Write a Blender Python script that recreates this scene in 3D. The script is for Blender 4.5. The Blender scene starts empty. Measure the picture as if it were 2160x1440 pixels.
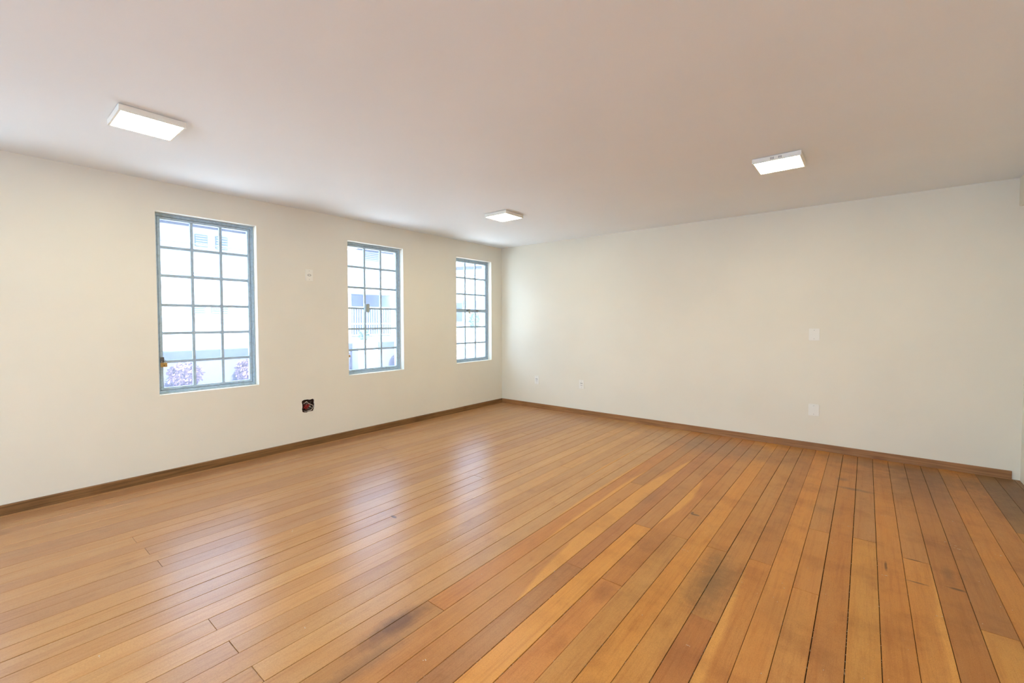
import bpy, bmesh, math, random
from mathutils import Vector, Matrix
from math import sin, cos, pi, radians

random.seed(7)
S = bpy.context.scene
C = S.collection

# ------------------------------------------------------------------ camera
F_PX, CY_PX = 926.748, 704.267
HC = 1.33396
yaw, pitch, roll = -0.67821, 0.0304, -0.00162
fwd = Vector((sin(yaw) * cos(pitch), cos(yaw) * cos(pitch), -sin(pitch)))
rt0 = Vector((cos(yaw), -sin(yaw), 0))
up0 = rt0.cross(fwd)
rt = cos(roll) * rt0 + sin(roll) * up0
up = -sin(roll) * rt0 + cos(roll) * up0
cam = bpy.data.cameras.new('camera')
cam.sensor_fit = 'HORIZONTAL'
cam.sensor_width = 36.0
cam.lens = 36.0 * F_PX / 2160.0
cam.shift_y = (CY_PX - 720.0) / 2160.0
cam.clip_start = 0.02
camo = bpy.data.objects.new('camera', cam)
C.objects.link(camo)
M = Matrix((rt, up, -fwd)).transposed().to_4x4()
M.translation = (0, 0, HC)
camo.matrix_world = M
S.camera = camo

# ------------------------------------------------------------------ world, sun, exposure
w = bpy.data.worlds.new('sky')
S.world = w
w.use_nodes = True
wn = w.node_tree.nodes
bg = wn['Background']
bg.inputs['Color'].default_value = (0.45, 0.655, 1.0, 1)
bg.inputs['Strength'].default_value = 8.0
sun = bpy.data.lights.new('sun', 'SUN')
sun.energy = 42.0
sun.angle = radians(1.5)
sun.color = (0.75, 0.86, 1.0)
suno = bpy.data.objects.new('sun', sun)
C.objects.link(suno)
suno.location = (8, 0, 14)
suno.rotation_euler = Vector((-0.72, -0.12, -1.0)).to_track_quat('-Z', 'Y').to_euler()

S.view_settings.view_transform = 'Standard'
S.view_settings.look = 'None'
S.view_settings.gamma = 1.0
S.view_settings.use_curve_mapping = False
S.view_settings.exposure = 0.25

LAMP_COL = (1.0, 0.94, 0.71)
LAMP_STRENGTH = 46.0

# ------------------------------------------------------------------ room numbers (metres)
L = -4.6137      # window wall
D = 5.46         # back wall
R = 1.02         # right wall
Y0 = -4.10       # wall behind the camera
H = 2.5
WT = 0.2         # wall thickness
WIN = [(1.0036, 1.7814, 0.7112, 2.2551), (2.7427, 3.5140, 0.7092, 2.2515), (4.4475, 5.2082, 0.7146, 2.2549),
       (-0.735, 0.030, 0.7112, 2.2551)]      # unseen fourth window, added for more daylight


# ------------------------------------------------------------------ helpers
def lin(c):
    return tuple((v / 255 / 12.92) if v / 255 <= 0.04045 else ((v / 255 + 0.055) / 1.055) ** 2.4 for v in c) + (1,)


def mat(name, col, rough=0.6, spec=0.5, metal=0.0, emit=None, estr=0.0):
    m = bpy.data.materials.new(name)
    m.use_nodes = True
    b = m.node_tree.nodes['Principled BSDF']
    b.inputs['Base Color'].default_value = col if len(col) == 4 else col + (1,)
    b.inputs['Roughness'].default_value = rough
    b.inputs['Specular IOR Level'].default_value = spec
    b.inputs['Metallic'].default_value = metal
    if emit:
        b.inputs['Emission Color'].default_value = emit + (1,)
        b.inputs['Emission Strength'].default_value = estr
    return m


def nd(m, t, **kw):
    n = m.node_tree.nodes.new(t)
    for k, v in kw.items():
        setattr(n, k, v)
    return n


def lk(m, a, b):
    m.node_tree.links.new(a, b)


def mth(m, op, a, b=None, c=None, clamp=False):
    n = nd(m, 'ShaderNodeMath', operation=op, use_clamp=clamp)
    for i, v in enumerate((a, b, c)):
        if v is None:
            continue
        if isinstance(v, (int, float)):
            n.inputs[i].default_value = v
        else:
            lk(m, v, n.inputs[i])
    return n.outputs[0]


def mixc(m, fac, a, b, mode='MIX'):
    n = nd(m, 'ShaderNodeMix', data_type='RGBA', blend_type=mode)
    for i, v in ((0, fac), (6, a), (7, b)):
        if isinstance(v, (int, float)):
            n.inputs[i].default_value = v
        elif isinstance(v, tuple):
            n.inputs[i].default_value = v
        else:
            lk(m, v, n.inputs[i])
    return n.outputs[2]


def noise(m, vec, scale, detail=3.0, rough=0.5):
    n = nd(m, 'ShaderNodeTexNoise')
    n.inputs['Scale'].default_value = scale
    n.inputs['Detail'].default_value = detail
    n.inputs['Roughness'].default_value = rough
    if vec is not None:
        lk(m, vec, n.inputs['Vector'])
    return n.outputs['Fac']


def ramp(m, fac, a, b, lo=0.0, hi=1.0):
    n = nd(m, 'ShaderNodeMapRange', interpolation_type='SMOOTHSTEP')
    lk(m, fac, n.inputs[0])
    n.inputs[1].default_value = a
    n.inputs[2].default_value = b
    n.inputs[3].default_value = lo
    n.inputs[4].default_value = hi
    return n.outputs[0]


def bump(m, h, strength, dist):
    n = nd(m, 'ShaderNodeBump')
    n.inputs['Strength'].default_value = strength
    n.inputs['Distance'].default_value = dist
    lk(m, h, n.inputs['Height'])
    lk(m, n.outputs[0], m.node_tree.nodes['Principled BSDF'].inputs['Normal'])


def obj(name, bm, m, parent=None, smooth=False, loc=None):
    me = bpy.data.meshes.new(name)
    bmesh.ops.recalc_face_normals(bm, faces=bm.faces)
    bm.to_mesh(me)
    bm.free()
    if m:
        me.materials.append(m)
    if smooth:
        for p in me.polygons:
            p.use_smooth = True
    o = bpy.data.objects.new(name, me)
    C.objects.link(o)
    if parent:
        o.parent = parent
    if loc:
        o.location = loc
    return o


def box(bm, x0, x1, y0, y1, z0, z1, bev=0.0, seg=1):
    r = bmesh.ops.create_cube(bm, size=1.0)
    vs = r['verts']
    for v in vs:
        v.co = Vector((x0 + (v.co.x + .5) * (x1 - x0), y0 + (v.co.y + .5) * (y1 - y0), z0 + (v.co.z + .5) * (z1 - z0)))
    if bev > 0:
        es = list({e for v in vs for e in v.link_edges})
        bmesh.ops.bevel(bm, geom=es, offset=bev, segments=seg, affect='EDGES', profile=0.5)
    return vs


def boxo(name, m, parent, *a, bev=0.0, seg=1):
    bm = bmesh.new()
    box(bm, *a, bev=bev, seg=seg)
    return obj(name, bm, m, parent)


def tube(bm, pts, r, n=8):
    pts = [Vector(p) for p in pts]
    rings = []
    for i, p in enumerate(pts):
        t = (pts[min(i + 1, len(pts) - 1)] - pts[max(i - 1, 0)]).normalized()
        a = t.orthogonal().normalized() if i == 0 else (rings[-1][1] - t * rings[-1][1].dot(t)).normalized()
        b = t.cross(a)
        rr = r[i] if isinstance(r, (list, tuple)) else r
        rings.append(([bm.verts.new(p + (a * cos(2 * pi * k / n) + b * sin(2 * pi * k / n)) * rr) for k in range(n)], a))
    for (u, _), (v, _) in zip(rings, rings[1:]):
        for k in range(n):
            bm.faces.new((u[k], u[(k + 1) % n], v[(k + 1) % n], v[k]))
    bm.faces.new(rings[0][0][::-1])
    bm.faces.new(rings[-1][0])


def smooth_path(pts, n=6):
    """Catmull-Rom through the points."""
    P = [Vector(p) for p in pts]
    P = [2 * P[0] - P[1]] + P + [2 * P[-1] - P[-2]]
    out = []
    for i in range(1, len(P) - 2):
        for k in range(n):
            t = k / n
            out.append(0.5 * ((2 * P[i]) + (-P[i - 1] + P[i + 1]) * t + (2 * P[i - 1] - 5 * P[i] + 4 * P[i + 1] - P[i + 2]) * t * t
                              + (-P[i - 1] + 3 * P[i] - 3 * P[i + 1] + P[i + 2]) * t ** 3))
    out.append(P[-2])
    return out


def prism(bm, outline, x0, x1, axis='x'):
    """extrude a 2D outline [(a,b)] along an axis between x0 and x1"""
    def P(a, b, c):
        return {'x': (c, a, b), 'y': (a, c, b), 'z': (a, b, c)}[axis]
    A = [bm.verts.new(P(a, b, x0)) for a, b in outline]
    B = [bm.verts.new(P(a, b, x1)) for a, b in outline]
    n = len(A)
    bm.faces.new(A)
    bm.faces.new(B[::-1])
    for i in range(n):
        bm.faces.new((A[i], B[i], B[(i + 1) % n], A[(i + 1) % n]))


def rrect(cx, cy, w_, h_, r, n=5):
    o = []
    for (sx, sy, a0) in ((1, 1, 0), (-1, 1, 90), (-1, -1, 180), (1, -1, 270)):
        for k in range(n + 1):
            a = radians(a0 + 90 * k / n)
            o.append((cx + sx * (w_ / 2 - r) + r * cos(a), cy + sy * (h_ / 2 - r) + r * sin(a)))
    return o


def struct(o, label=None):
    o['kind'] = 'structure'
    if label:
        o['label'] = label
    return o


def tag(o, label, cat, group=None, kind=None):
    o['label'] = label
    o['category'] = cat
    if group:
        o['group'] = group
    if kind:
        o['kind'] = kind
    return o


def empty(name, loc=(0, 0, 0), rotz=0):
    o = bpy.data.objects.new(name, None)
    o.empty_display_size = 0.1
    C.objects.link(o)
    o.location = loc
    o.rotation_euler = (0, 0, rotz)
    return o


# ------------------------------------------------------------------ materials
def paint(name, col, mott=0.03):
    m = mat(name, lin(col), 0.75, 0.25)
    tc = nd(m, 'ShaderNodeNewGeometry').outputs['Position']
    a = noise(m, tc, 1.3, 3)
    c = lin(col)
    d = tuple(v * (1 - mott) for v in c[:3]) + (1,)
    lk(m, mixc(m, ramp(m, a, 0.35, 0.65), c, d), m.node_tree.nodes['Principled BSDF'].inputs['Base Color'])
    n1 = noise(m, tc, 260, 3)
    n2 = noise(m, tc, 6, 2)
    bump(m, mth(m, 'ADD', mth(m, 'MULTIPLY', n1, 0.4), mth(m, 'MULTIPLY', n2, 2.0)), 0.25, 0.002)
    return m


M_wall = paint('wall_paint', (240, 233, 215))
M_wall_b = paint('back_wall_paint', (242, 235, 214))
M_ceil = paint('ceiling_paint', (246, 248, 246), 0.015)
M_steel = mat('grey_window_paint', lin((138, 155, 163)), 0.45, 0.5)
_t = nd(M_steel, 'ShaderNodeNewGeometry').outputs['Position']
_n = noise(M_steel, _t, 35, 5, .65)
lk(M_steel, mixc(M_steel, ramp(M_steel, _n, .42, .7), lin((178, 198, 211)), lin((162, 178, 188))),
   M_steel.node_tree.nodes['Principled BSDF'].inputs['Base Color'])
bump(M_steel, _n, .3, .002)
M_white = mat('white_plastic', lin((246, 242, 228)), 0.5, 0.35)
M_dark = mat('dark_slot', lin((60, 56, 52)), 0.6, 0.3)
M_diff = mat('lamp_diffuser', (0.9, 0.9, 0.88), 0.5, 0.4, emit=LAMP_COL, estr=LAMP_STRENGTH)
M_brass = mat('brass', lin((206, 170, 104)), 0.4, 0.5, 0.6)
M_chrome = mat('chrome', lin((190, 190, 190)), 0.2, 0.5, 1.0)
M_sub = mat('dark_gap', lin((48, 34, 22)), 0.9, 0.1)


def glass_mat():
    m = bpy.data.materials.new('window_glass')
    m.use_nodes = True
    nt = m.node_tree
    nt.nodes.clear()
    out = nt.nodes.new('ShaderNodeOutputMaterial')
    tr = nt.nodes.new('ShaderNodeBsdfTransparent')
    tr.inputs[0].default_value = (0.97, 0.985, 0.98, 1)
    gl = nt.nodes.new('ShaderNodeBsdfGlossy')
    gl.inputs['Roughness'].default_value = 0.03
    fr = nt.nodes.new('ShaderNodeFresnel')
    fr.inputs[0].default_value = 1.45
    geo = nt.nodes.new('ShaderNodeNewGeometry')
    ior = nt.nodes.new('ShaderNodeMapRange')     # the same reflectance on entering and leaving the thin pane
    lk(m, geo.outputs['Backfacing'], ior.inputs[0])
    ior.inputs[3].default_value = 1.45
    ior.inputs[4].default_value = 1 / 1.45
    lk(m, ior.outputs[0], fr.inputs[0])
    mx = nt.nodes.new('ShaderNodeMixShader')
    lk(m, fr.outputs[0], mx.inputs[0])
    lk(m, tr.outputs[0], mx.inputs[1])
    lk(m, gl.outputs[0], mx.inputs[2])
    # haze over the view outside, put into the glass as a translucent veil
    tl = nt.nodes.new('ShaderNodeBsdfTranslucent')
    tl.inputs[0].default_value = (0.95, 0.96, 1.0, 1)
    m2 = nt.nodes.new('ShaderNodeMixShader')
    m2.inputs[0].default_value = 0.05
    lk(m, mx.outputs[0], m2.inputs[1])
    lk(m, tl.outputs[0], m2.inputs[2])
    lk(m, m2.outputs[0], out.inputs[0])
    return m


M_glass = glass_mat()


def wood_floor():
    m = mat('plank_wood', (0.5, 0.3, 0.15, 1), 0.4, 0.38)
    B = m.node_tree.nodes['Principled BSDF']
    pos = nd(m, 'ShaderNodeNewGeometry').outputs['Position']
    oi = nd(m, 'ShaderNodeObjectInfo')
    gen = nd(m, 'ShaderNodeTexCoord').outputs['Generated']
    off = nd(m, 'ShaderNodeVectorMath', operation='MULTIPLY_ADD')
    comb = nd(m, 'ShaderNodeCombineXYZ')
    for i in range(3):
        lk(m, oi.outputs['Random'], comb.inputs[i])
    lk(m, comb.outputs[0], off.inputs[0])
    off.inputs[1].default_value = (37.0, 61.0, 13.0)
    lk(m, pos, off.inputs[2])

    def stretched(sx, sy, src=None):
        v = nd(m, 'ShaderNodeVectorMath', operation='MULTIPLY')
        lk(m, src or off.outputs[0], v.inputs[0])
        v.inputs[1].default_value = (sx, sy, 1)
        return v.outputs[0]
    broad = noise(m, stretched(9, 1.1), 1.0, 3, .55)
    streak = noise(m, stretched(55, 1.8), 1.0, 4, .6)
    fine = noise(m, stretched(330, 14), 1.0, 2, .5)
    blot = noise(m, stretched(7, 4), 1.0, 4, .6)
    base = oi.outputs['Color']
    c = mixc(m, ramp(m, broad, .3, .7, 0, .75), base, mixc(m, 1.0, base, lin((252, 240, 222)), 'MULTIPLY'))
    c = mixc(m, ramp(m, streak, .46, .72, 0, .45), c, mixc(m, 1.0, c, lin((222, 200, 182)), 'MULTIPLY'))
    c = mixc(m, ramp(m, fine, .45, .8, 0, .35), c, mixc(m, 1.0, c, lin((222, 200, 180)), 'MULTIPLY'))
    c = mixc(m, ramp(m, blot, .56, .78, 0, .55), c, mixc(m, 1.0, c, lin((222, 206, 194)), 'MULTIPLY'))
    # pale sapwood along one edge: object properties sap (width share), sap_y0, sap_y1, sap_side
    at = {}
    for k in ('sap', 'sap_y0', 'sap_y1', 'sap_side'):
        a = nd(m, 'ShaderNodeAttribute', attribute_type='OBJECT', attribute_name=k)
        at[k] = a.outputs['Fac']
    sx = nd(m, 'ShaderNodeSeparateXYZ')
    lk(m, gen, sx.inputs[0])
    px = nd(m, 'ShaderNodeSeparateXYZ')
    lk(m, pos, px.inputs[0])
    u = sx.outputs[0]
    # distance from the sap edge: side 1 -> right edge, 0 -> left edge
    d = mth(m, 'ABSOLUTE', mth(m, 'SUBTRACT', u, at['sap_side']))
    mid = mth(m, 'MULTIPLY', mth(m, 'ADD', at['sap_y0'], at['sap_y1']), .5)
    half = mth(m, 'MAXIMUM', mth(m, 'MULTIPLY', mth(m, 'SUBTRACT', at['sap_y1'], at['sap_y0']), .5), .01)
    ty = mth(m, 'DIVIDE', mth(m, 'SUBTRACT', px.outputs[1], mid), half)
    env = mth(m, 'SUBTRACT', 1.0, mth(m, 'MULTIPLY', ty, ty))
    wob = noise(m, stretched(0.5, 2.6), 1.0, 2)
    width = mth(m, 'MULTIPLY', mth(m, 'MULTIPLY', at['sap'], env), mth(m, 'ADD', .55, wob))
    sapm = mth(m, 'MULTIPLY', mth(m, 'SUBTRACT', width, d), 6.0, clamp=True)
    c = mixc(m, mth(m, 'MULTIPLY', sapm, .85), c, mixc(m, ramp(m, fine, .3, .8, 0, .5), lin((224, 162, 82)), lin((210, 148, 70))))
    # worn, dirty marks with their own shape: (x, y, rx, ry, strength, colour)
    wn1 = noise(m, pos, 9, 4, .6)
    wn2 = noise(m, pos, 34, 3, .6)
    marks = [(-0.589, 2.34, .11, .30, .75, (104, 78, 52)), (-0.63, 2.62, .07, .12, .6, (110, 80, 52)),
             (-0.944, 2.54, .14, .22, .5, (140, 86, 46)), (-0.98, 1.95, .05, .12, .55, (130, 74, 38)),
             (-1.585, 1.16, .06, .22, .85, (92, 62, 44)), (-1.49, .9, .05, .3, .5, (110, 80, 60)),
             (-0.895, 3.107, .034, .014, 1.5, (76, 62, 54)), (-0.915, 3.125, .010, .022, 1.4, (80, 64, 54)), (-2.479, 1.793, .03, .013, 1.4, (70, 48, 40)),
             (-0.05, 4.36, .13, .035, .9, (112, 86, 66)), (-0.13, 4.58, .05, .05, .7, (108, 84, 66)),
             (-0.2, 3.75, .12, .09, .5, (136, 92, 54)), (0.377, 3.047, .038, .012, 1.2, (70, 50, 36)),
             (.23, 3.275, .045, .007, 1.2, (70, 48, 32)), (.225, 3.0, .045, .008, 1.1, (80, 56, 38)), (.107, 3.1, .007, .06, 1.2, (70, 48, 32)), (.36, 3.2, .03, .12, .6, (104, 72, 46)),
             (-0.30, 2.28, .10, .2, .35, (140, 92, 50)), (-1.25, 3.2, .06, .25, .45, (132, 94, 66)),
             (.95, 4.9, .25, .75, .5, (96, 72, 56)), (.35, 4.75, .40, .50, .55, (112, 82, 58)), (.5, 5.1, .5, .3, .5, (104, 78, 58)),
             (-1.2, 4.95, .9, .42, .65, (136, 108, 82)), (-2.5, 5.2, 1.2, .2, .4, (140, 108, 86)),
             (.1, 5.25, .7, .2, .6, (116, 88, 66)), (-.75, 1.35, .06, .1, .5, (140, 84, 44)),
             (-.55, 1.75, .10, .14, .45, (140, 80, 40)), (-4.45, 2.0, .12, 1.9, .3, (128, 88, 60))]
    for (x, y, rx, ry, st, col) in marks:
        ax = mth(m, 'DIVIDE', mth(m, 'SUBTRACT', px.outputs[0], x), rx)
        ay = mth(m, 'DIVIDE', mth(m, 'SUBTRACT', px.outputs[1], y), ry)
        r2 = mth(m, 'SQRT', mth(m, 'ADD', mth(m, 'MULTIPLY', ax, ax), mth(m, 'MULTIPLY', ay, ay)))
        nn = mth(m, 'ADD', mth(m, 'MULTIPLY', wn1, 1.1), mth(m, 'MULTIPLY', wn2, .7))
        f = mth(m, 'MULTIPLY', mth(m, 'SUBTRACT', mth(m, 'ADD', nn, .25), r2), st * 1.1, clamp=True)
        f = mth(m, 'MINIMUM', f, min(.9, st))
        c = mixc(m, f, c, mixc(m, .22, lin(col), c))
    # overall grime, more of it on the worn right-hand half
    gr_ = noise(m, pos, 3.2, 5, .65)
    rgt = ramp(m, px.outputs[0], -2.2, -.4, .12, .5)
    c = mixc(m, mth(m, 'MULTIPLY', ramp(m, gr_, .45, .72), rgt), c, mixc(m, 1.0, c, lin((196, 178, 160)), 'MULTIPLY'))
    # fine scuffs
    sc = noise(m, pos, 85, 4, .7)
    right = ramp(m, px.outputs[0], -1.8, -.2)
    c = mixc(m, mth(m, 'MULTIPLY', ramp(m, sc, .62, .74), mth(m, 'MULTIPLY', right, .35)), c, lin((132, 90, 52)))
    # fine pores everywhere, pale nicks and dark dots on the worn half
    pore = noise(m, stretched(420, 160), 1.0, 2, .6)
    c = mixc(m, ramp(m, pore, .38, .68, .0, .30), c, mixc(m, 1.0, c, lin((196, 172, 150)), 'MULTIPLY'))
    nick = noise(m, stretched(46, 24, pos), 1.0, 5, .75)
    c = mixc(m, mth(m, 'MULTIPLY', ramp(m, nick, .70, .76), mth(m, 'MULTIPLY', right, .55)), c, lin((214, 176, 128)))
    c = mixc(m, mth(m, 'MULTIPLY', ramp(m, nick, .31, .26), mth(m, 'MULTIPLY', right, .6)), c, lin((112, 72, 40)))
    lk(m, c, B.inputs['Base Color'])
    rg = mth(m, 'ADD', .27, mth(m, 'ADD', mth(m, 'MULTIPLY', wn1, .08), mth(m, 'MULTIPLY', right, .16)))
    lk(m, rg, B.inputs['Roughness'])
    bump(m, mth(m, 'ADD', mth(m, 'MULTIPLY', fine, .3), mth(m, 'MULTIPLY', broad, 1.2)), .22, .0015)
    return m


M_plank = wood_floor()


def wood_plain(name, c1, c2, along='y'):
    m = mat(name, lin(c1), 0.5, 0.4)
    pos = nd(m, 'ShaderNodeNewGeometry').outputs['Position']
    v = nd(m, 'ShaderNodeVectorMath', operation='MULTIPLY')
    lk(m, pos, v.inputs[0])
    v.inputs[1].default_value = (90, 2.5, 90) if along == 'y' else (2.5, 90, 90)
    n1 = noise(m, v.outputs[0], 1, 4, .6)
    n2 = noise(m, pos, 4, 3)
    c = mixc(m, ramp(m, n1, .35, .7), lin(c1), lin(c2))
    c = mixc(m, ramp(m, n2, .5, .75, 0, .5), c, mixc(m, 1.0, c, lin((200, 180, 165)), 'MULTIPLY'))
    lk(m, c, m.node_tree.nodes['Principled BSDF'].inputs['Base Color'])
    bump(m, n1, .3, .001)
    return m


M_base_l = wood_plain('skirting_wood_left', (144, 104, 62), (108, 76, 42), 'y')
M_base_b = wood_plain('skirting_wood_back', (170, 122, 76), (136, 94, 54), 'x')

# ------------------------------------------------------------------ the room shell
HY, HZ, HR = 2.265, 0.4325, 0.066      # ragged hole round the junction box in the window wall


def wall_with_holes():
    bm = bmesh.new()
    ys = sorted({Y0 - WT, HY - .11, HY + .11, D + WT} | {v for w_ in WIN for v in w_[:2]})
    zs = sorted({0 - .05, HZ - .11, HZ + .11, H} | {v for w_ in WIN for v in w_[2:]})
    cache = {}

    def V(x, y, z):
        k = (round(x, 5), round(y, 5), round(z, 5))
        if k not in cache:
            cache[k] = bm.verts.new((x, y, z))
        return cache[k]

    def hole(a, b, c_, d_):
        ym, zm = (a + b) / 2, (c_ + d_) / 2
        for w_ in WIN:
            if w_[0] < ym < w_[1] and w_[2] < zm < w_[3]:
                return 'win'
        if abs(ym - HY) < .11 and abs(zm - HZ) < .11:
            return 'box'
        return None
    xf, xb = L, L - WT
    for i in range(len(ys) - 1):
        for j in range(len(zs) - 1):
            a, b, c_, d_ = ys[i], ys[i + 1], zs[j], zs[j + 1]
            h = hole(a, b, c_, d_)
            if h == 'win':
                continue
            if h != 'box':
                bm.faces.new((V(xf, a, c_), V(xf, b, c_), V(xf, b, d_), V(xf, a, d_)))
            bm.faces.new((V(xb, a, c_), V(xb, a, d_), V(xb, b, d_), V(xb, b, c_)))
    for (a, b, c_, d_) in WIN:
        # reveals, following the grid lines
        yy = [y for y in ys if a - 1e-6 <= y <= b + 1e-6]
        zz = [z for z in zs if c_ - 1e-6 <= z <= d_ + 1e-6]
        for p, q in zip(yy, yy[1:]):
            bm.faces.new((V(xf, p, c_), V(xf, q, c_), V(xb, q, c_), V(xb, p, c_)))
            bm.faces.new((V(xf, p, d_), V(xb, p, d_), V(xb, q, d_), V(xf, q, d_)))
        for p, q in zip(zz, zz[1:]):
            bm.faces.new((V(xf, a, p), V(xb, a, p), V(xb, a, q), V(xf, a, q)))
            bm.faces.new((V(xf, b, p), V(xf, b, q), V(xb, b, q), V(xb, b, p)))
    # ragged hole
    rnd = random.Random(5)
    n = 48
    outer, inner, deep = [], [], []
    for k in range(n):
        t = 2 * pi * (k + .5) / n - pi
        cx, cz = cos(t), sin(t)
        s = 1 / max(abs(cx), abs(cz))
        outer.append((HY + .11 * cx * s, HZ + .11 * cz * s))
        rr = HR * min(s, 1.30) * (1 + .030 * sin(3 * t + 1) + .030 * sin(7 * t + 2.2) + .02 * sin(13 * t) + rnd.uniform(-.022, .022))
        inner.append((HY + rr * cx, HZ + rr * cz))
    O = [V(xf, *p) for p in outer]
    I = [V(xf, *p) for p in inner]
    I2 = [V(xf - .012, HY + (p[0] - HY) * (.97 + rnd.uniform(-.03, .02)), HZ + (p[1] - HZ) * (.97 + rnd.uniform(-.03, .02))) for p in inner]
    I3 = [V(xf - .07, HY + (p[0] - HY) * .98, HZ + (p[1] - HZ) * .98) for p in inner]
    for k in range(n):
        k2 = (k + 1) % n
        bm.faces.new((O[k], O[k2], I[k2], I[k]))
        bm.faces.new((I[k], I[k2], I2[k2], I2[k]))
        f = bm.faces.new((I2[k], I2[k2], I3[k2], I3[k]))
        f.material_index = 1
    f = bm.faces.new(I3)
    f.material_index = 1
    # corner gaps between the square cell and the ring of points
    for sy in (-1, 1):
        for sz in (-1, 1):
            cy_, cz_ = HY + sy * .11, HZ + sz * .11
            near = sorted(range(n), key=lambda k: (outer[k][0] - cy_) ** 2 + (outer[k][1] - cz_) ** 2)[:2]
            bm.faces.new((V(xf, cy_, cz_), O[near[0]], O[near[1]]))
    # edge of the wall slab
    for z in (zs[0], zs[-1]):
        bm.faces.new((V(xf, ys[0], z), V(xf, ys[-1], z), V(xb, ys[-1], z), V(xb, ys[0], z)))
    for y in (ys[0], ys[-1]):
        bm.faces.new((V(xf, y, zs[0]), V(xf, y, zs[-1]), V(xb, y, zs[-1]), V(xb, y, zs[0])))
    o = obj('wall_left', bm, M_wall)
    mb = mat('broken_brick', lin((96, 58, 44)), .95, .1)
    tt = nd(mb, 'ShaderNodeNewGeometry').outputs['Position']
    q = noise(mb, tt, 60, 4, .7)
    lk(mb, mixc(mb, ramp(mb, q, .35, .65), lin((110, 70, 54)), lin((48, 32, 26))), mb.node_tree.nodes['Principled BSDF'].inputs['Base Color'])
    o.data.materials.append(mb)
    return struct(o, 'cream window wall with deep window openings and a broken hole')


wall_with_holes()
struct(boxo('wall_back', M_wall_b, None, L - WT, R + WT, D, D + WT, -.05, H), 'cream end wall without windows')
struct(boxo('wall_right', M_wall, None, R, R + WT, Y0 - WT, D, -.05, H), 'cream side wall at the right edge')
DX0, DX1, DZ = -2.3, 0.5, 2.35      # unseen doorway behind the camera, added to let in daylight
bm = bmesh.new()
box(bm, L, DX0, Y0 - WT, Y0, -.05, H)
box(bm, DX1, R, Y0 - WT, Y0, -.05, H)
box(bm, DX0, DX1, Y0 - WT, Y0, DZ, H)
struct(obj('wall_front', bm, M_wall), 'cream wall behind the viewpoint with a wide doorway added for daylight')
bm = bmesh.new()
box(bm, DX0, DX0 + .04, Y0 - WT, Y0 + .01, 0, DZ)
box(bm, DX1 - .04, DX1, Y0 - WT, Y0 + .01, 0, DZ)
box(bm, DX0 + .04, DX1 - .04, Y0 - WT, Y0 + .01, DZ - .04, DZ)
struct(obj('added_door_1', bm, M_steel), 'frame of the unseen doorway added for daylight behind the viewpoint')
struct(boxo('ceiling', M_ceil, None, L - WT - .3, R + WT + .3, Y0 - WT - .3, D + WT + .3, H, H + .25), 'smooth off-white ceiling')
bm = bmesh.new()
prism(bm, [(.965, H), (R, H), (R, 2.268), (.972, 2.268), (.965, 2.275)], Y0, D, 'y')
struct(obj('trim_1', bm, M_wall_b), 'plastered beam along the top of the right wall')

# ------------------------------------------------------------------ floor of separate planks
XS = [-4.554, -4.409, -4.294, -4.181, -4.07, -3.972, -3.847, -3.735, -3.622, -3.513, -3.399, -3.286, -3.169, -3.058,
      -2.956, -2.85, -2.72, -2.613, -2.498, -2.384, -2.274, -2.161, -2.049, -1.941, -1.828, -1.713, -1.605, -1.49,
      -1.38, -1.268, -1.162, -1.047, -0.93, -0.821, -0.709, -0.598, -0.485, -0.374, -0.262, -0.152, -0.039, 0.072,
      0.183, 0.297, 0.409, 0.524, 0.639, 0.758, .872, .985]
XB = [L + .003] + XS + [R]
floor = struct(boxo('floor', M_sub, None, L, R, Y0, D, -.06, -.0075), 'worn reddish-brown boards with dark open joints')
JN = {4: [3.4], 6: [2.71], 8: [1.988], 10: [.611], 12: [.626], 14: [.636], 16: [4.08], 18: [2.72, 4.75], 21: [.647], 23: [.655],
      25: [.66], 27: [1.348], 28: [3.405], 30: [2.045], 31: [2.722], 32: [2.034], 33: [2.722], 35: [2.715],
      36: [2.04], 37: [2.72], 39: [2.562, 3.357], 41: [3.385], 43: [3.27], 45: [2.712], 48: [4.10], 49: [4.10], 50: [4.47],
      1: [3.38], 13: [4.1], 20: [4.77], 22: [3.40]}
# (column, piece counted from the near end) -> colour
TONE = {(31, 0): (232, 160, 74), (31, 1): (182, 126, 84), (30, 0): (168, 112, 78), (30, 1): (176, 112, 74), (29, 0): (188, 124, 72),
        (28, 0): (196, 138, 82), (28, 1): (170, 118, 78), (27, 0): (176, 126, 84), (27, 1): (196, 126, 70), (32, 0): (210, 134, 72),
        (32, 1): (190, 122, 66), (33, 0): (200, 144, 84), (33, 1): (190, 130, 74), (34, 0): (216, 146, 68), (35, 0): (204, 142, 74),
        (35, 1): (192, 128, 68), (36, 0): (178, 106, 58), (36, 1): (188, 130, 74), (37, 0): (198, 126, 60), (37, 1): (178, 116, 66),
        (38, 0): (212, 138, 64), (39, 0): (204, 136, 68), (39, 1): (198, 128, 64), (39, 2): (186, 126, 74), (40, 0): (186, 118, 60),
        (41, 0): (208, 144, 70), (41, 1): (176, 120, 76), (42, 0): (200, 128, 60), (43, 0): (204, 134, 64), (43, 1): (182, 122, 70),
        (44, 0): (170, 106, 58), (45, 0): (206, 144, 72), (45, 1): (158, 104, 64), (46, 0): (198, 128, 60), (47, 0): (184, 122, 66),
        (48, 0): (186, 124, 64), (48, 1): (122, 92, 70), (49, 0): (182, 120, 62), (49, 1): (118, 88, 68), (50, 0): (176, 118, 64), (50, 1): (120, 90, 68),
        (51, 0): (150, 104, 66)}
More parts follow.
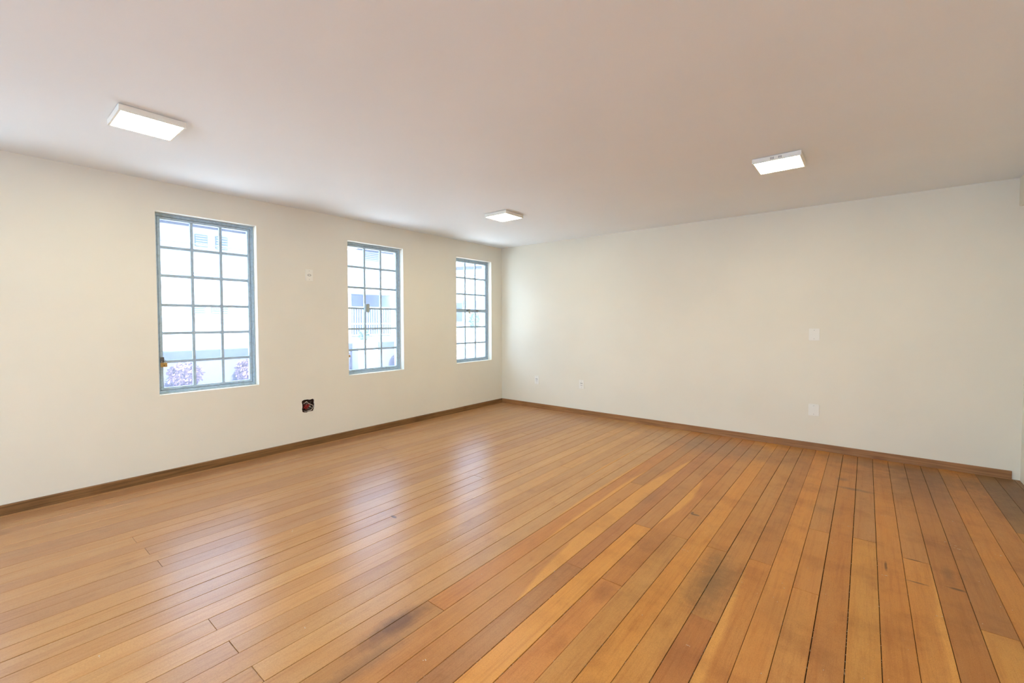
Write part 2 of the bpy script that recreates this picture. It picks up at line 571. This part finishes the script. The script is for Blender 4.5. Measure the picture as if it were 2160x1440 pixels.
SAP = {(29, 0): (1.15, 1.55, 4.35, 1.0), (32, 1): (.5, 2.75, 3.9, 0.0), (37, 0): (.42, .9, 2.72, 0.0), (43, 0): (.35, 1.6, 3.2, 1.0),
       (26, 0): (.3, 2.3, 4.2, 1.0), (27, 1): (.35, 2.0, 3.9, 1.0), (31, 1): (.0, 0, 1, 0), (24, 0): (.2, 3.0, 4.6, 1.0)}
rn = random.Random(11)
POOL = [(178, 138, 100), (186, 145, 102), (174, 133, 98), (182, 140, 96), (190, 148, 103), (168, 128, 96), (186, 144, 104)]
gaps = []
for c_ in range(1, len(XB)):
    xa, xb = XB[c_ - 1], XB[c_]
    wide = .0006 + (.0006 if xa > -1.9 else 0) + (.0007 if xa > -.9 else 0)
    ga = .0010 + wide * rn.uniform(.1, .8)
    ga = {17: .0034, 18: .0024, 19: .0026, 31: .0022, 32: .0024, 36: .0027, 40: .0030, 41: .0028, 42: .0022}.get(c_, ga)
    cuts = sorted(JN.get(c_ - 1, []))
    if rn.random() < .6 and (not cuts or cuts[0] > 1.3):
        cuts = [rn.choice([-.04, -.72, -1.4])] + cuts
        ofs = -1
    else:
        ofs = 0
    yy = [Y0] + cuts + [D]
    for k in range(len(yy) - 1):
        y0_, y1_ = yy[k], yy[k + 1]
        key = (c_ - 1, max(0, k + ofs))
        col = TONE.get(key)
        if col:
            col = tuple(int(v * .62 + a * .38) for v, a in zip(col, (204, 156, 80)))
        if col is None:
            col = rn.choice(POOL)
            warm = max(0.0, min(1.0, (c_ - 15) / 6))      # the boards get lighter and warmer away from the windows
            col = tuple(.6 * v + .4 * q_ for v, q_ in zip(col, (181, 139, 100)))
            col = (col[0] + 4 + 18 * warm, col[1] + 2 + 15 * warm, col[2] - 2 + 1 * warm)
        bm = bmesh.new()
        g2 = ga if k else ga
        box(bm, xa + .0005, xb - g2, y0_ + (.0008 if k else 0), y1_ - (.0008 if k < len(yy) - 2 else 0), -.0075, 0)
        top = [e for e in bm.edges if all(v.co.z > -.001 for v in e.verts)]
        bmesh.ops.bevel(bm, geom=top, offset=.0011, segments=1, affect='EDGES')
        zj = rn.uniform(-.0008, .0003)
        tl = rn.uniform(-.0004, .0004)
        xm = (xa + xb) / 2
        for v in bm.verts:
            v.co.z += zj + tl * (v.co.x - xm) / .056
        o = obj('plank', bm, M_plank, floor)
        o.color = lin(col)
        s = SAP.get(key, (0.0, 0.0, 1.0, 0.0))
        for nme, val in zip(('sap', 'sap_y0', 'sap_y1', 'sap_side'), s):
            o[nme] = float(val)
    gaps.append((xb - ga / 2, ga))

# crumbs of plaster and grit caught in the wider joints and lying about
bm = bmesh.new()
rg_ = random.Random(3)
for i in range(900):
    if i < 640:
        gx, gw = rg_.choice([g for g in gaps if -1.35 < g[0] < .6 and (g[1] > .0021 or rg_.random() < .25)])
        x = gx + rg_.uniform(-.002, .002)
        y = 1.0 + abs(rg_.gauss(0, 1.1))
        r = rg_.uniform(.0006, .0018)
        z = -.0012 if gw < .0025 else -.0025
    else:
        x = rg_.uniform(-2.6, .95)
        y = rg_.uniform(1.0, 5.2)
        r = rg_.uniform(.0006, .0021)
        z = 0.0005
    if y > D - .05:
        continue
    q = bmesh.ops.create_icosphere(bm, subdivisions=0 if False else 1, radius=r)['verts']
    for v in q:
        v.co = Vector((v.co.x * rg_.uniform(.6, 1.2) + x, v.co.y * rg_.uniform(.8, 2.0) + y, v.co.z * .6 + z))
for (x, y) in ((.424, 3.632), (.44, 3.60), (.461, 4.072), (-.055, 3.556), (-.546, 1.83), (-1.33, 1.097), (-1.874, .889), (-1.95, 1.811), (-.793, 2.588),
               (.103, 2.983), (.286, 2.72), (.607, 3.643), (-2.353, .30), (-2.814, 1.267), (.12, 3.9), (.40, 3.66)):
    for k in range(3):
        q = bmesh.ops.create_icosphere(bm, subdivisions=1, radius=1.0)['verts']
        sx_, sy_, ox, oy = rg_.uniform(.002, .006), rg_.uniform(.0015, .003), rg_.uniform(-.014, .014), rg_.uniform(-.006, .006)
        for v in q:
            v.co = Vector((v.co.x * sx_ + x + ox, v.co.y * sy_ + y + oy, v.co.z * .0006 + .0002))
gr = obj('plaster_crumbs', bm, mat('plaster_crumb', lin((205, 190, 172)), .9, .1))
tag(gr, 'pale plaster crumbs and grit scattered in the floor joints', 'debris', kind='stuff')

# ------------------------------------------------------------------ baseboards
HB = .07
bm = bmesh.new()
prism(bm, [(L, 0), (L + .017, 0), (L + .017, HB - .005), (L + .013, HB), (L, HB)], Y0, D, 'y')
bl = struct(obj('baseboard_left', bm, M_base_l), 'brown wooden skirting under the windows')
bb = empty('baseboard_back')
struct(bb, 'brown wooden skirting along the end wall')
cuts = [L + .017, -3.40, -.75, .972]
for a, b in zip(cuts, cuts[1:]):
    bm = bmesh.new()
    vs = box(bm, a + .0006, b - .0006, D - .017, D, 0, HB + random.uniform(-.001, .001))
    es = [e for e in bm.edges if all(v.co.z > .05 and v.co.y < D - .01 for v in e.verts) or
          (b > .9 and all(v.co.x > .9 and v.co.y < D - .01 for v in e.verts))]
    bmesh.ops.bevel(bm, geom=es, offset=.005, segments=2, affect='EDGES')
    obj('skirting_board', bm, M_base_b, bb)


# ------------------------------------------------------------------ windows
XF = -4.690    # front of the outer steel frame
ROWS = {1: [0, .164, .332, .507, .675, .846, 1], 4: [0, .160, .328, .498, .667, .838, 1], 5: [0, .160, .328, .498, .667, .838, 1], 2: [0, .160, .328, .498, .667, .838, 1], 3: [0, .160, .330, .499, .670, .840, 1]}


def window(n, y0, y1, z0, z1):
    root = struct(empty('window_%d' % n, (XF, (y0 + y1) / 2, z0)),
                  ['large grey steel window nearest the left edge', 'middle grey steel window with a small latch plate',
                   'grey steel window nearest the corner with a wide middle rail', 'unseen grey steel window left of the frame, added for daylight', 'last grey steel window behind the viewpoint, unseen'][n - 1])
    inv = Matrix.Translation((-XF, -(y0 + y1) / 2, -z0))

    def part(name, bm, m):
        bm.transform(inv)
        return obj(name, bm, m, root)

    def ring(bm, a, b, c_, d_, wd, x0, x1, bev=.002):
        for args in ((a, b, c_, c_ + wd), (a, b, d_ - wd, d_), (a, a + wd, c_ + wd, d_ - wd), (b - wd, b, c_ + wd, d_ - wd)):
            box(bm, x0, x1, *args, bev=bev)
    fo = .026
    bm = bmesh.new()
    ring(bm, y0 + .001, y1 - .001, z0 + .001, z1 - .001, .013, XF - .045, XF + .004)
    ring(bm, y0 + .013, y1 - .013, z0 + .013, z1 - .013, fo - .013, XF - .045, XF - .004)
    ring(bm, y0 + .02, y1 - .02, z0 + .02, z1 - .02, .020, XF - .049, XF - .0445, bev=.0005)
    part('outer_frame', bm, M_steel)
    # sash
    sw = .021
    a, b, c_, d_ = y0 + fo + .003, y1 - fo - .003, z0 + fo + .003, z1 - fo - .003
    bm = bmesh.new()
    ring(bm, a, b, c_, d_, sw, XF - .040, XF - .008)
    part('sash', bm, M_steel)
    ga, gb, gc, gd = a + sw, b - sw, c_ + sw, d_ - sw
    rows = [gd - r * (gd - gc) for r in ROWS[n]]
    cols = [ga + (gb - ga) * k / 3 for k in range(4)]
    mw = .0115
    xm0, xm1 = XF - .034, XF - .012
    for k in (1, 2):
        bm = bmesh.new()
        box(bm, xm0, xm1, cols[k] - mw, cols[k] + mw, gc - .002, gd + .002, bev=.002)
        part('muntin', bm, M_steel)
    for k in range(1, 6):
        hw = .024 if (n == 3 and k == 3) else mw
        bm = bmesh.new()
        for j in range(3):
            box(bm, xm0 + .0005, xm1 - .0005 + (.006 if hw > .02 else 0), cols[j] + (mw - .001 if j else -.002), cols[j + 1] - (mw - .001 if j < 2 else -.002),
                rows[k] - hw, rows[k] + hw, bev=.002)
        part('glazing_bar' if hw < .02 else 'middle_rail', bm, M_steel)
    for i in range(6):
        for j in range(3):
            bm = bmesh.new()
            tz = random.uniform(-.0006, .0006)
            vs = box(bm, XF - .026, XF - .023, cols[j] + .004, cols[j + 1] - .004, rows[i + 1] + .004, rows[i] - .004)
            ym = (cols[j] + cols[j + 1]) / 2
            for v in vs:
                v.co.x += tz * (v.co.y - ym) / .1
            part('pane', bm, M_glass)
    # putty fillets that round the corners of every pane
    bm = bmesh.new()
    rr = .008
    for i in range(6):
        for j in range(3):
            ea = cols[j] + (mw if j else 0)
            eb = cols[j + 1] - (mw if j < 2 else 0)
            et = rows[i] - ((.024 if (n == 3 and i == 3) else mw) if i else 0)
            eo = rows[i + 1] + ((.024 if (n == 3 and i == 2) else mw) if i < 5 else 0)
            for (py, sy) in ((ea, 1), (eb, -1)):
                for (pz, sz) in ((et, -1), (eo, 1)):
                    ol = [(py - sy * .001, pz - sz * .001)] + [(py + sy * (rr - rr * sin(t)), pz + sz * (rr - rr * cos(t))) for t in (0, pi / 8, pi / 4, 3 * pi / 8, pi / 2)]
                    prism(bm, ol, XF - .027, XF - .018, 'x')
    part('putty', bm, M_steel)['kind'] = 'stuff'
    return root, inv, rows, cols, (ga, gb, gc, gd)


wins = [window(i + 1, *w_) for i, w_ in enumerate(WIN)]

# latch plate on the middle window
root, inv, rows, cols, g = wins[1]
yc, zc = cols[1] + .012, rows[3] + .006
bm = bmesh.new()
box(bm, XF - .012, XF + .006, yc - .030, yc - .004, zc - .050, zc + .052, bev=.003)
bm.transform(inv)
obj('latch_bracket', bm, mat('pale_blue_latch', lin((190, 214, 232)), .4), root)['label'] = 'pale bluish-white latch bracket'
bm = bmesh.new()
prism(bm, rrect(yc + .018, zc - .002, .036, .104, .012), XF - .008, XF + .010, 'x')
bm.transform(inv)
obj('latch', bm, mat('grey_latch', lin((170, 176, 166)), .5), root)['label'] = 'rounded grey latch plate'
# latch, bolt and tag on the third window's rail
root, inv, rows, cols, g = wins[2]
yc, zc = cols[1] + .07, rows[3]
bm = bmesh.new()
tube(bm, smooth_path([(XF + .008, yc - .06, zc + .012), (XF + .016, yc - .02, zc + .020), (XF + .014, yc + .03, zc + .004), (XF + .016, yc + .12, zc + .010),
                      (XF + .010, yc + .19, zc + .006)]), .005, 6)
box(bm, XF - .008, XF + .012, yc - .03, yc + .01, zc - .016, zc + .022, bev=.003)
box(bm, XF - .008, XF + .010, yc + .15, yc + .19, zc - .010, zc + .018, bev=.003)
bm.transform(inv)
obj('latch', bm, mat('worn_steel', lin((150, 150, 142)), .5, .5, .2), root)['label'] = 'worn steel sliding bolt'


M_pale = mat('pale_lock', lin((206, 204, 184)), .45)


def padlock(y, z, x, s, label, body=None):
    t = tag(empty('padlock', (x, y, z)), label, 'padlock')
    bm = bmesh.new()
    box(bm, -.007 * s, .007 * s, -.020 * s, .020 * s, -.016 * s, .016 * s, bev=.003 * s, seg=2)
    obj('body', bm, body or M_brass, t)
    bm = bmesh.new()
    P = [(0, -.012 * s, .012 * s), (0, -.012 * s, .028 * s)] + [(0, -.012 * s * cos(a), .028 * s + .012 * s * sin(a)) for a in [pi * k / 8 for k in range(1, 8)]] + \
        [(0, .012 * s, .028 * s), (0, .012 * s, .012 * s)]
    tube(bm, P, .0028 * s, 8)
    obj('shackle', bm, M_chrome, t, smooth=True)['label'] = 'chrome shackle'
    bm = bmesh.new()
    tube(bm, [(.0068 * s, 0, -.004 * s), (.0078 * s, 0, -.004 * s)], .0035 * s, 10)
    obj('keyhole', bm, M_dark, t)
    return t


padlock(1.052, .960, XF + .014, 1.15, 'brass padlock hanging on the frame of the large left window')
padlock(2.778, .925, XF + .014, .9, 'small brass padlock at the left edge of the middle window')
padlock(cols[1] + .055, rows[3] - .030, XF + .018, .9, 'small pale padlock hanging under the bolt of the corner window', M_pale)

# hasps the padlocks hang from (parts of the windows)
for (root, inv, y, z) in ((wins[0][0], wins[0][1], 1.042, 1.002), (wins[1][0], wins[1][1], 2.769, .957)):
    bm = bmesh.new()
    box(bm, XF - .008, XF + .018, y - .014, y + .012, z - .008, z + .008, bev=.002)
    box(bm, XF + .002, XF + .006, y - .014, y + .016, z - .022, z + .024, bev=.001)
    bm.transform(inv)
    obj('hasp', bm, mat('hasp_steel', lin((110, 112, 112)), .4, .5, .5), root)


# ------------------------------------------------------------------ ceiling lights
def light_panel(x, y, label, rz=0.0, slots=True):
    t = tag(empty('ceiling_light', (x, y, H), rz), label, 'ceiling light', 'square ceiling panels')
    s, h = .150, .036
    bm = bmesh.new()
    # tray: four sides with a narrow lip round the diffuser
    for args in ((-s, s, -s, -s + .010), (-s, s, s - .010, s), (-s, -s + .010, -s + .010, s - .010), (s - .010, s, -s + .010, s - .010)):
        box(bm, *args, -h, -.003)
    box(bm, -s + .008, s - .008, -s + .008, s - .008, -.012, -.003)
    obj('housing', bm, M_white, t)
    bm = bmesh.new()
    box(bm, -s + .0105, s - .0105, -s + .0105, s - .0105, -h + .0015, -h + .006)
    obj('diffuser', bm, M_diff, t)
    bm = bmesh.new()
    box(bm, -s + .02, s - .02, -s + .02, s - .02, -.003, 0)
    obj('mounting_plate', bm, M_dark, t)
    if slots:
        for side in (-1, 1):
            for k in (-.032, -.024, -.016, .016, .024, .032):
                bm = bmesh.new()
                box(bm, k - .0014, k + .0014, side * s - .0006, side * s + .0006, -.028, -.012)
                obj('vent_slot', bm, M_dark, t)
    return t


light_panel(-3.275, .687, 'square white ceiling panel lamp in front of the large left window', slots=False)
light_panel(-3.12, 3.735, 'square white ceiling panel lamp near the far corner', slots=False)
light_panel(-.515, 3.755, 'square white ceiling panel lamp on the right with vent slots in its side')
light_panel(-3.2, -2.36, 'unseen square white ceiling panel lamp added behind the viewpoint on the window side', slots=False)  # this lamp and the next are unseen, added behind the viewpoint
light_panel(-.53, -2.36, 'unseen square white ceiling panel lamp added behind the viewpoint on the right', slots=False)
light_panel(-.53, .70, 'square white ceiling panel lamp above the viewpoint, outside the photo', slots=False)


# ------------------------------------------------------------------ wall plates
def plate(name, label, cat, kind, loc, wall, wdt, hgt, group=None):
    """built facing -Y (back wall); rotated for the window wall"""
    t = tag(empty(name, loc, 0 if wall == 'back' else pi / 2), label, cat, group)
    bm = bmesh.new()
    prism(bm, rrect(0, 0, wdt, hgt, .006), -.0055, 0, 'y')
    prism(bm, rrect(0, 0, wdt - .006, hgt - .006, .006), -.0085, -.0055, 'y')
    obj('cover', bm, M_white, t)
    zz = hgt * .36
    for s in (-1, 1):
        bm = bmesh.new()
        tube(bm, [(0, -.0084, s * zz), (0, -.0095, s * zz)], .0030, 10)
        obj('screw_cap', bm, M_screw, t)
    if kind == 'outlet':
        bm = bmesh.new()
        hexo = [(-.020, 0), (-.012, .011), (.012, .011), (.020, 0), (.012, -.011), (-.012, -.011)]
        prism(bm, [(a, b - .012) for a, b in hexo], -.0100, -.0080, 'y')
        so = obj('socket', bm, M_socket, t)
        bm = bmesh.new()
        for a in (-.0095, 0, .0095):
            tube(bm, [(a, -.0099, -.012 - (0.003 if a == 0 else 0)), (a, -.0104, -.012 - (0.003 if a == 0 else 0))], .0024, 8)
        obj('pin_holes', bm, M_dark, so)
        bm = bmesh.new()
        box(bm, -.018, .018, -.0100, -.0080, .012, .0185, bev=.0008)
        obj('switch_key', bm, M_dark2, t)['label'] = 'dark narrow slot above the socket'
    if kind == 'oval':
        bm = bmesh.new()
        n = 20
        prism(bm, [(.019 * cos(2 * pi * k / n), .010 * sin(2 * pi * k / n)) for k in range(n)], -.0100, -.0080, 'y')
        so = obj('socket', bm, M_dark2, t)
        so['label'] = 'greyish oval socket'
        bm = bmesh.new()
        prism(bm, [(.014 * cos(2 * pi * k / n), .006 * sin(2 * pi * k / n)) for k in range(n)], -.0106, -.0099, 'y')
        obj('socket_face', bm, M_white, so)
    return t


M_screw = mat('screw_cap', lin((176, 172, 164)), .5)
M_socket = mat('socket_plastic', lin((236, 232, 220)), .4)
M_dark2 = mat('grey_recess', lin((120, 116, 110)), .6)
plate('blank_wall_plate', 'plain white blank plate on the end wall, upper of the two', 'wall plate', 'blank', (-.412, D, 1.187), 'back', .092, .122)
plate('blank_wall_plate', 'plain white blank plate on the end wall, lower of the two', 'wall plate', 'blank', (-.404, D, .410), 'back', .092, .120)
plate('wall_outlet', 'small white power outlet low on the end wall, nearest the corner', 'outlet', 'outlet', (-3.909, D, .427), 'back', .080, .122)
plate('wall_outlet', 'small white power outlet low on the end wall, farther from the corner', 'outlet', 'outlet', (-3.130, D, .430), 'back', .080, .122)
plate('wall_outlet', 'white outlet plate high on the window wall between the two left windows', 'outlet', 'oval', (L, 2.293, 1.819), 'left', .080, .122)

# ------------------------------------------------------------------ open junction box with loose wires
jb = tag(empty('junction_box', (L, HY, HZ)), 'open square junction box in the window wall stuffed with loose red and white wires', 'junction box')
M_boxm = mat('old_box', lin((74, 60, 52)), .8, .2)
bm = bmesh.new()
q = .050
for args in ((-q, q, -q, -q + .002), (-q, q, q - .002, q), (-q, -q + .002, -q, q), (q - .002, q, -q, q)):
    box(bm, -.062, -.010, *args)
box(bm, -.064, -.062, -q, q, -q, q)
obj('box', bm, M_boxm, jb)
rw = random.Random(21)
wires = {'red': (170, 44, 36), 'white': (226, 214, 196), 'black': (36, 32, 32), 'grey': (120, 118, 108), 'brown': (84, 52, 40)}
wm = {k: mat('wire_' + k, lin(v), .4, .5) for k, v in wires.items()}
paths = [('white', [(-.05, -.02, .048), (-.010, -.008, .040), (.004, .002, .022), (.006, .030, .008), (.003, .047, -.006), (-.002, .048, -.028), (.006, .030, -.044), (.004, .006, -.050), (-.01, -.02, -.058), (-.02, -.044, -.050), (-.03, -.049, -.020)]),
         ('white', [(-.04, .0, .045), (-.008, -.014, .044), (.002, -.034, .036), (-.012, -.046, .026), (-.04, -.04, .0)]),
         ('white', [(-.05, .03, -.02), (-.01, .044, -.034), (.004, .030, -.050), (-.006, .012, -.056), (-.03, .0, -.05)]),
         ('red', [(-.05, .03, .02), (-.004, .020, .010), (.006, .0, .004), (.006, -.022, -.010), (-.004, -.042, -.018), (-.03, -.045, -.03)]),
         ('red', [(-.05, .03, .0), (-.008, .016, .014), (.004, -.006, .012), (.005, -.028, -.002), (-.006, -.040, -.010), (-.04, -.04, .01)]),
         ('red', [(-.05, -.04, .02), (-.012, -.030, .008), (.0, -.012, -.014), (.004, -.024, -.026), (-.02, -.044, -.02)]),
         ('red', [(-.04, .01, .02), (-.004, .004, -.002), (.002, -.010, -.020), (-.02, -.02, -.03)]),
         ('grey', [(-.05, -.03, .03), (-.006, -.018, .028), (.0, .004, .020), (-.012, .03, .03), (-.04, .04, .04)]),
         ('grey', [(-.05, .04, .0), (-.006, .030, -.012), (.0, .008, -.026), (-.01, -.014, -.038), (-.04, -.03, -.04)]),
         ('black', [(-.05, .04, .01), (-.006, .036, .004), (.002, .024, -.006), (-.006, .036, -.018), (-.03, .045, -.01)]),
         ('black', [(-.05, -.046, .04), (-.01, -.036, .030), (.0, -.020, .030), (-.02, .0, .04)]),
         ('brown', [(-.05, .04, .045), (-.004, .036, .040), (.002, .022, .036), (-.012, .012, .046)]),
         ('brown', [(-.05, -.046, .0), (-.004, -.044, .004), (.0, -.034, .014), (-.02, -.02, .02)])]
for k in range(9):
    cn = ('red', 'grey', 'black', 'red', 'brown', 'grey', 'red', 'white', 'black')[k]
    cy_, cz_ = rw.uniform(-.03, .03), rw.uniform(-.03, .025)
    if cn == 'red':
        cy_, cz_ = rw.uniform(-.03, .0), rw.uniform(-.02, .01)
    pts = [(-.055, cy_ + rw.uniform(-.015, .015), cz_ + rw.uniform(-.015, .015))]
    a0 = rw.uniform(0, 6.28)
    for q_ in range(5):
        a = a0 + q_ * 1.3
        pts.append((-.022 + .012 * sin(a * 1.7) + (.008 if cn == 'red' else 0), max(-.045, min(.045, cy_ + .017 * cos(a))), max(-.045, min(.045, cz_ + .017 * sin(a)))))
    pts.append((-.05, cy_, cz_))
    paths.append((cn, pts))
for k, (cn, P) in enumerate(paths):
    bm = bmesh.new()
    tube(bm, smooth_path(P, 5), .0022 if cn != 'red' else .0026, 6)
    obj('wire', bm, wm[cn], jb, smooth=True)['label'] = cn + ' loose wire'
# a torn lump of tape
bm = bmesh.new()
box(bm, -.006, .004, .008, .022, -.012, -.004, bev=.003, seg=2)
obj('tape_end', bm, wm['white'], jb)

# ------------------------------------------------------------------ outside: street and the house opposite
XO = -14.6
GZ = -3.0
struct(boxo('ground', mat('street_concrete', lin((212, 204, 194)), .9, .2), None, -26, L - WT - .3, -25, 40, GZ - .3, GZ), 'pale street between the two buildings')
M_plaster = mat('plaster_outside', lin((158, 158, 160)), .9, .2)
M_shade = mat('bluish_shutter', lin((66, 78, 104)), .6, .3)
M_eave = mat('eave_wood', lin((34, 38, 56)), .8, .2)
M_tile = mat('roof_tile', lin((150, 104, 88)), .8, .2)
M_bars = mat('white_bars', lin((150, 158, 170)), .5, .4)
M_in = mat('dark_opening', lin((150, 158, 184)), .9, .1)
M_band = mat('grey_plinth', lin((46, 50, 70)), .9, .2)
hs = tag(empty('house', (XO, 6, GZ)), 'white house across the street seen through the windows', 'house')
io = Matrix.Translation((-XO, -6, -GZ))


def hpart(name, bm, m):
    bm.transform(io)
    return obj(name, bm, m, hs)


bm = bmesh.new()
# facade with an open porch recess
for args in ((-6, 8.8, .53, 3.95), (8.8, 10.5, 2.34, 3.95), (10.5, 13.2, .53, 3.95), (8.8, 10.5, .53, .74)):
    box(bm, XO - .3, XO, *args)
hpart('facade', bm, M_plaster)
bm = bmesh.new()
box(bm, XO - 2.2, XO - 2.0, 8.6, 10.7, .5, 2.6)
box(bm, XO - 2.2, XO - .3, 8.6, 8.8, .5, 2.6)
box(bm, XO - 2.2, XO - .3, 10.5, 10.7, .5, 2.6)
box(bm, XO - 2.2, XO - .3, 8.8, 10.5, 2.4, 2.6)
box(bm, XO - 2.2, XO - .3, 8.8, 10.5, .5, .6)
hpart('porch_recess', bm, M_in)
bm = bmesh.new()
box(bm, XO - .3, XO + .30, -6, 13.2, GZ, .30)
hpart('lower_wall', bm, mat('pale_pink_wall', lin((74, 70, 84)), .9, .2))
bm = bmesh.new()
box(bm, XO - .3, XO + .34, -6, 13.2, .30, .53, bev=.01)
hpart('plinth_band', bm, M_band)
bm = bmesh.new()
prism(bm, [(XO - .4, 3.95), (XO + .55, 3.95), (XO + .6, 4.05), (XO + .6, 4.12), (XO - 3.5, 5.6), (XO - 3.5, 3.95)], -6.5, 12.4, 'y')
hpart('eave', bm, M_eave)
for (a, b, c_, d_) in ((4.04, 4.34, 3.42, 3.75), (4.54, 4.84, 3.40, 3.76), (3.94, 4.26, 1.56, 1.74), (4.40, 4.83, 1.56, 1.74), (9.35, 10.01, 3.6, 3.93), (1.0, 1.9, 2.0, 3.2)):
    bm = bmesh.new()
    box(bm, XO - .02, XO + .04, a, b, c_, d_)
    f = hpart('shutter', bm, M_shade)
    n = max(3, int((d_ - c_) / .06))
    bm = bmesh.new()
    for k in range(n):
        z = c_ + (k + .5) * (d_ - c_) / n
        box(bm, XO + .04, XO + .055, a + .02, b - .02, z - .012, z + .008)
    bm.transform(io)
    obj('louvre_slats', bm, M_bars, f)
bm = bmesh.new()
box(bm, XO - .01, XO + .12, 3.70, 4.96, 1.40, 1.445)
hpart('ledge', bm, M_plaster)
bm = bmesh.new()
box(bm, XO - .05, XO + .03, 8.8, 10.45, 1.80, 1.86)
box(bm, XO - .05, XO + .03, 8.8, 10.45, 1.20, 1.25)
box(bm, XO - .05, XO + .03, 8.8, 10.45, .78, .83)
rail = hpart('gate_rails', bm, M_bars)
for k in range(17):
    y = 8.86 + k * .098
    bm = bmesh.new()
    tube(bm, [(XO - .01, y, .80), (XO - .01, y, 1.84)], .018, 6)
    hpart('gate_bar', bm, M_bars)
# farther house, seen through the corner window
h2 = tag(empty('house', (-15.2, 17, GZ)), 'pale low house with a slanting roof edge seen through the corner window', 'house')
io2 = Matrix.Translation((15.2, -17, -GZ))
for name, args, m in (('facade', (-15.5, -15.2, 13.4, 22, .9, 3.3), M_plaster), ('garden_wall', (-15.2, -14.5, 13.4, 22, GZ, .9), M_plaster),
                      ('opening', (-15.19, -15.15, 15.1, 16.3, 1.98, 2.34), M_shade), ('opening', (-15.19, -15.15, 17.2, 18.6, 1.6, 2.34), M_shade),
                      ('shutter', (-15.19, -15.15, 14.6, 15.0, 1.3, 2.2), M_band)):
    bm = bmesh.new()
    box(bm, *args)
    bm.transform(io2)
    obj(name, bm, m, h2)
bm = bmesh.new()
prism(bm, [(13.4, 3.60), (16.9, 4.02), (16.9, 4.14), (13.4, 3.72)], -15.9, -14.7, 'x')
bm.transform(io2)
obj('roof_edge', bm, M_eave, h2)

# bushes against the lower wall
M_leaf = mat('reddish_leaf', lin((96, 74, 92)), .8, .2)
M_leafg = mat('green_leaf', lin((92, 112, 104)), .8, .2)


def bush(name, label, c0, sz, n, m, grp):
    rb = random.Random(int(c0[1] * 100))
    t = tag(empty(name, (c0[0], c0[1], c0[2] - sz[2])), label, 'bush', grp)
    bm = bmesh.new()
    for k in range(n):
        th, ph = rb.uniform(0, 2 * pi), math.acos(rb.uniform(-1, 1))
        r = rb.uniform(.55, 1.0)
        p = Vector((sz[0] * r * sin(ph) * cos(th), sz[1] * r * sin(ph) * sin(th), sz[2] * (1 + r * cos(ph))))
        a = Vector((rb.gauss(0, 1), rb.gauss(0, 1), rb.gauss(0, 1))).normalized()
        b = a.orthogonal().normalized()
        l_ = rb.uniform(.035, .07)
        v = [bm.verts.new(p + d) for d in (-a * l_, b * l_ * .5, a * l_, -b * l_ * .5)]
        bm.faces.new(v)
    f = obj('foliage', bm, m, t)
    f['kind'] = 'stuff'
    bm = bmesh.new()
    tube(bm, [(0, 0, 0), (-.02, .02, sz[2] * .8)], .012, 6)
    obj('stem', bm, M_leafg, t)
    return t


bx = XO + .62
bush('bush', 'reddish bush seen in the lowest left pane of the large window', (bx, 3.60, -.10), (.25, .42, .36), 900, M_leaf, 'bushes below the house opposite')
bush('bush', 'reddish bush seen in the lowest right pane of the large window', (bx, 5.10, -.10), (.25, .34, .36), 800, M_leaf, 'bushes below the house opposite')
bush('bush', 'small reddish bush seen in the lowest right pane of the middle window', (bx, 10.45, -.08), (.22, .26, .42), 600, M_leaf, 'bushes below the house opposite')
bush('bush', 'pale green bush seen through the lower panes of the middle window', (bx - .07, 8.95, .84), (.16, .20, .22), 300, M_leafg, 'bushes below the house opposite')
bush('bush', 'pale green bush seen through the corner window', (-14.3, 14.95, 1.35), (.25, .35, .42), 700, M_leafg, 'bushes below the house opposite')
# planter shelf that carries the bushes
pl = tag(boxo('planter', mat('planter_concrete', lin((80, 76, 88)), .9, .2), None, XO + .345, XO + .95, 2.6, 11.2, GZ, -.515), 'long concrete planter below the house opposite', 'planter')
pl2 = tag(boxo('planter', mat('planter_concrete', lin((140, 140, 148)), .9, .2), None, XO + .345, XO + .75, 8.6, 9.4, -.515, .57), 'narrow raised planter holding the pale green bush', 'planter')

# overhead wires
M_wire = mat('cable', lin((70, 72, 80)), .7)
for (z, s, r, lab) in ((3.05, .10, .012, 'thin dark street cable second from the top'), (2.92, .14, .012, 'thin dark street cable in the middle of the five'),
                       (2.55, .22, .016, 'thickest dark street cable, second from the bottom'), (2.40, .12, .012, 'lowest thin dark street cable'),
                       (3.55, .2, .012, 'topmost thin dark street cable')):
    y0_, y1_ = -7.88, 21.88
    bm = bmesh.new()
    P = [(-11.0, y0_ + (y1_ - y0_) * k / 24, z - s * (1 - (2 * k / 24 - 1) ** 2)) for k in range(25)]
    tube(bm, P, r, 5)
    tag(obj('overhead_cable', bm, M_wire), lab, 'cable', 'street cables outside the windows')
for y, lab in ((-8, 'grey concrete cable pole far to the left of the windows'), (22, 'grey concrete cable pole beyond the corner window')):
    bm = bmesh.new()
    tube(bm, [(-11.0, y, GZ), (-11.0, y, 4.6)], .115, 12)
    tag(obj('utility_pole', bm, M_band), lab, 'pole', 'street poles')
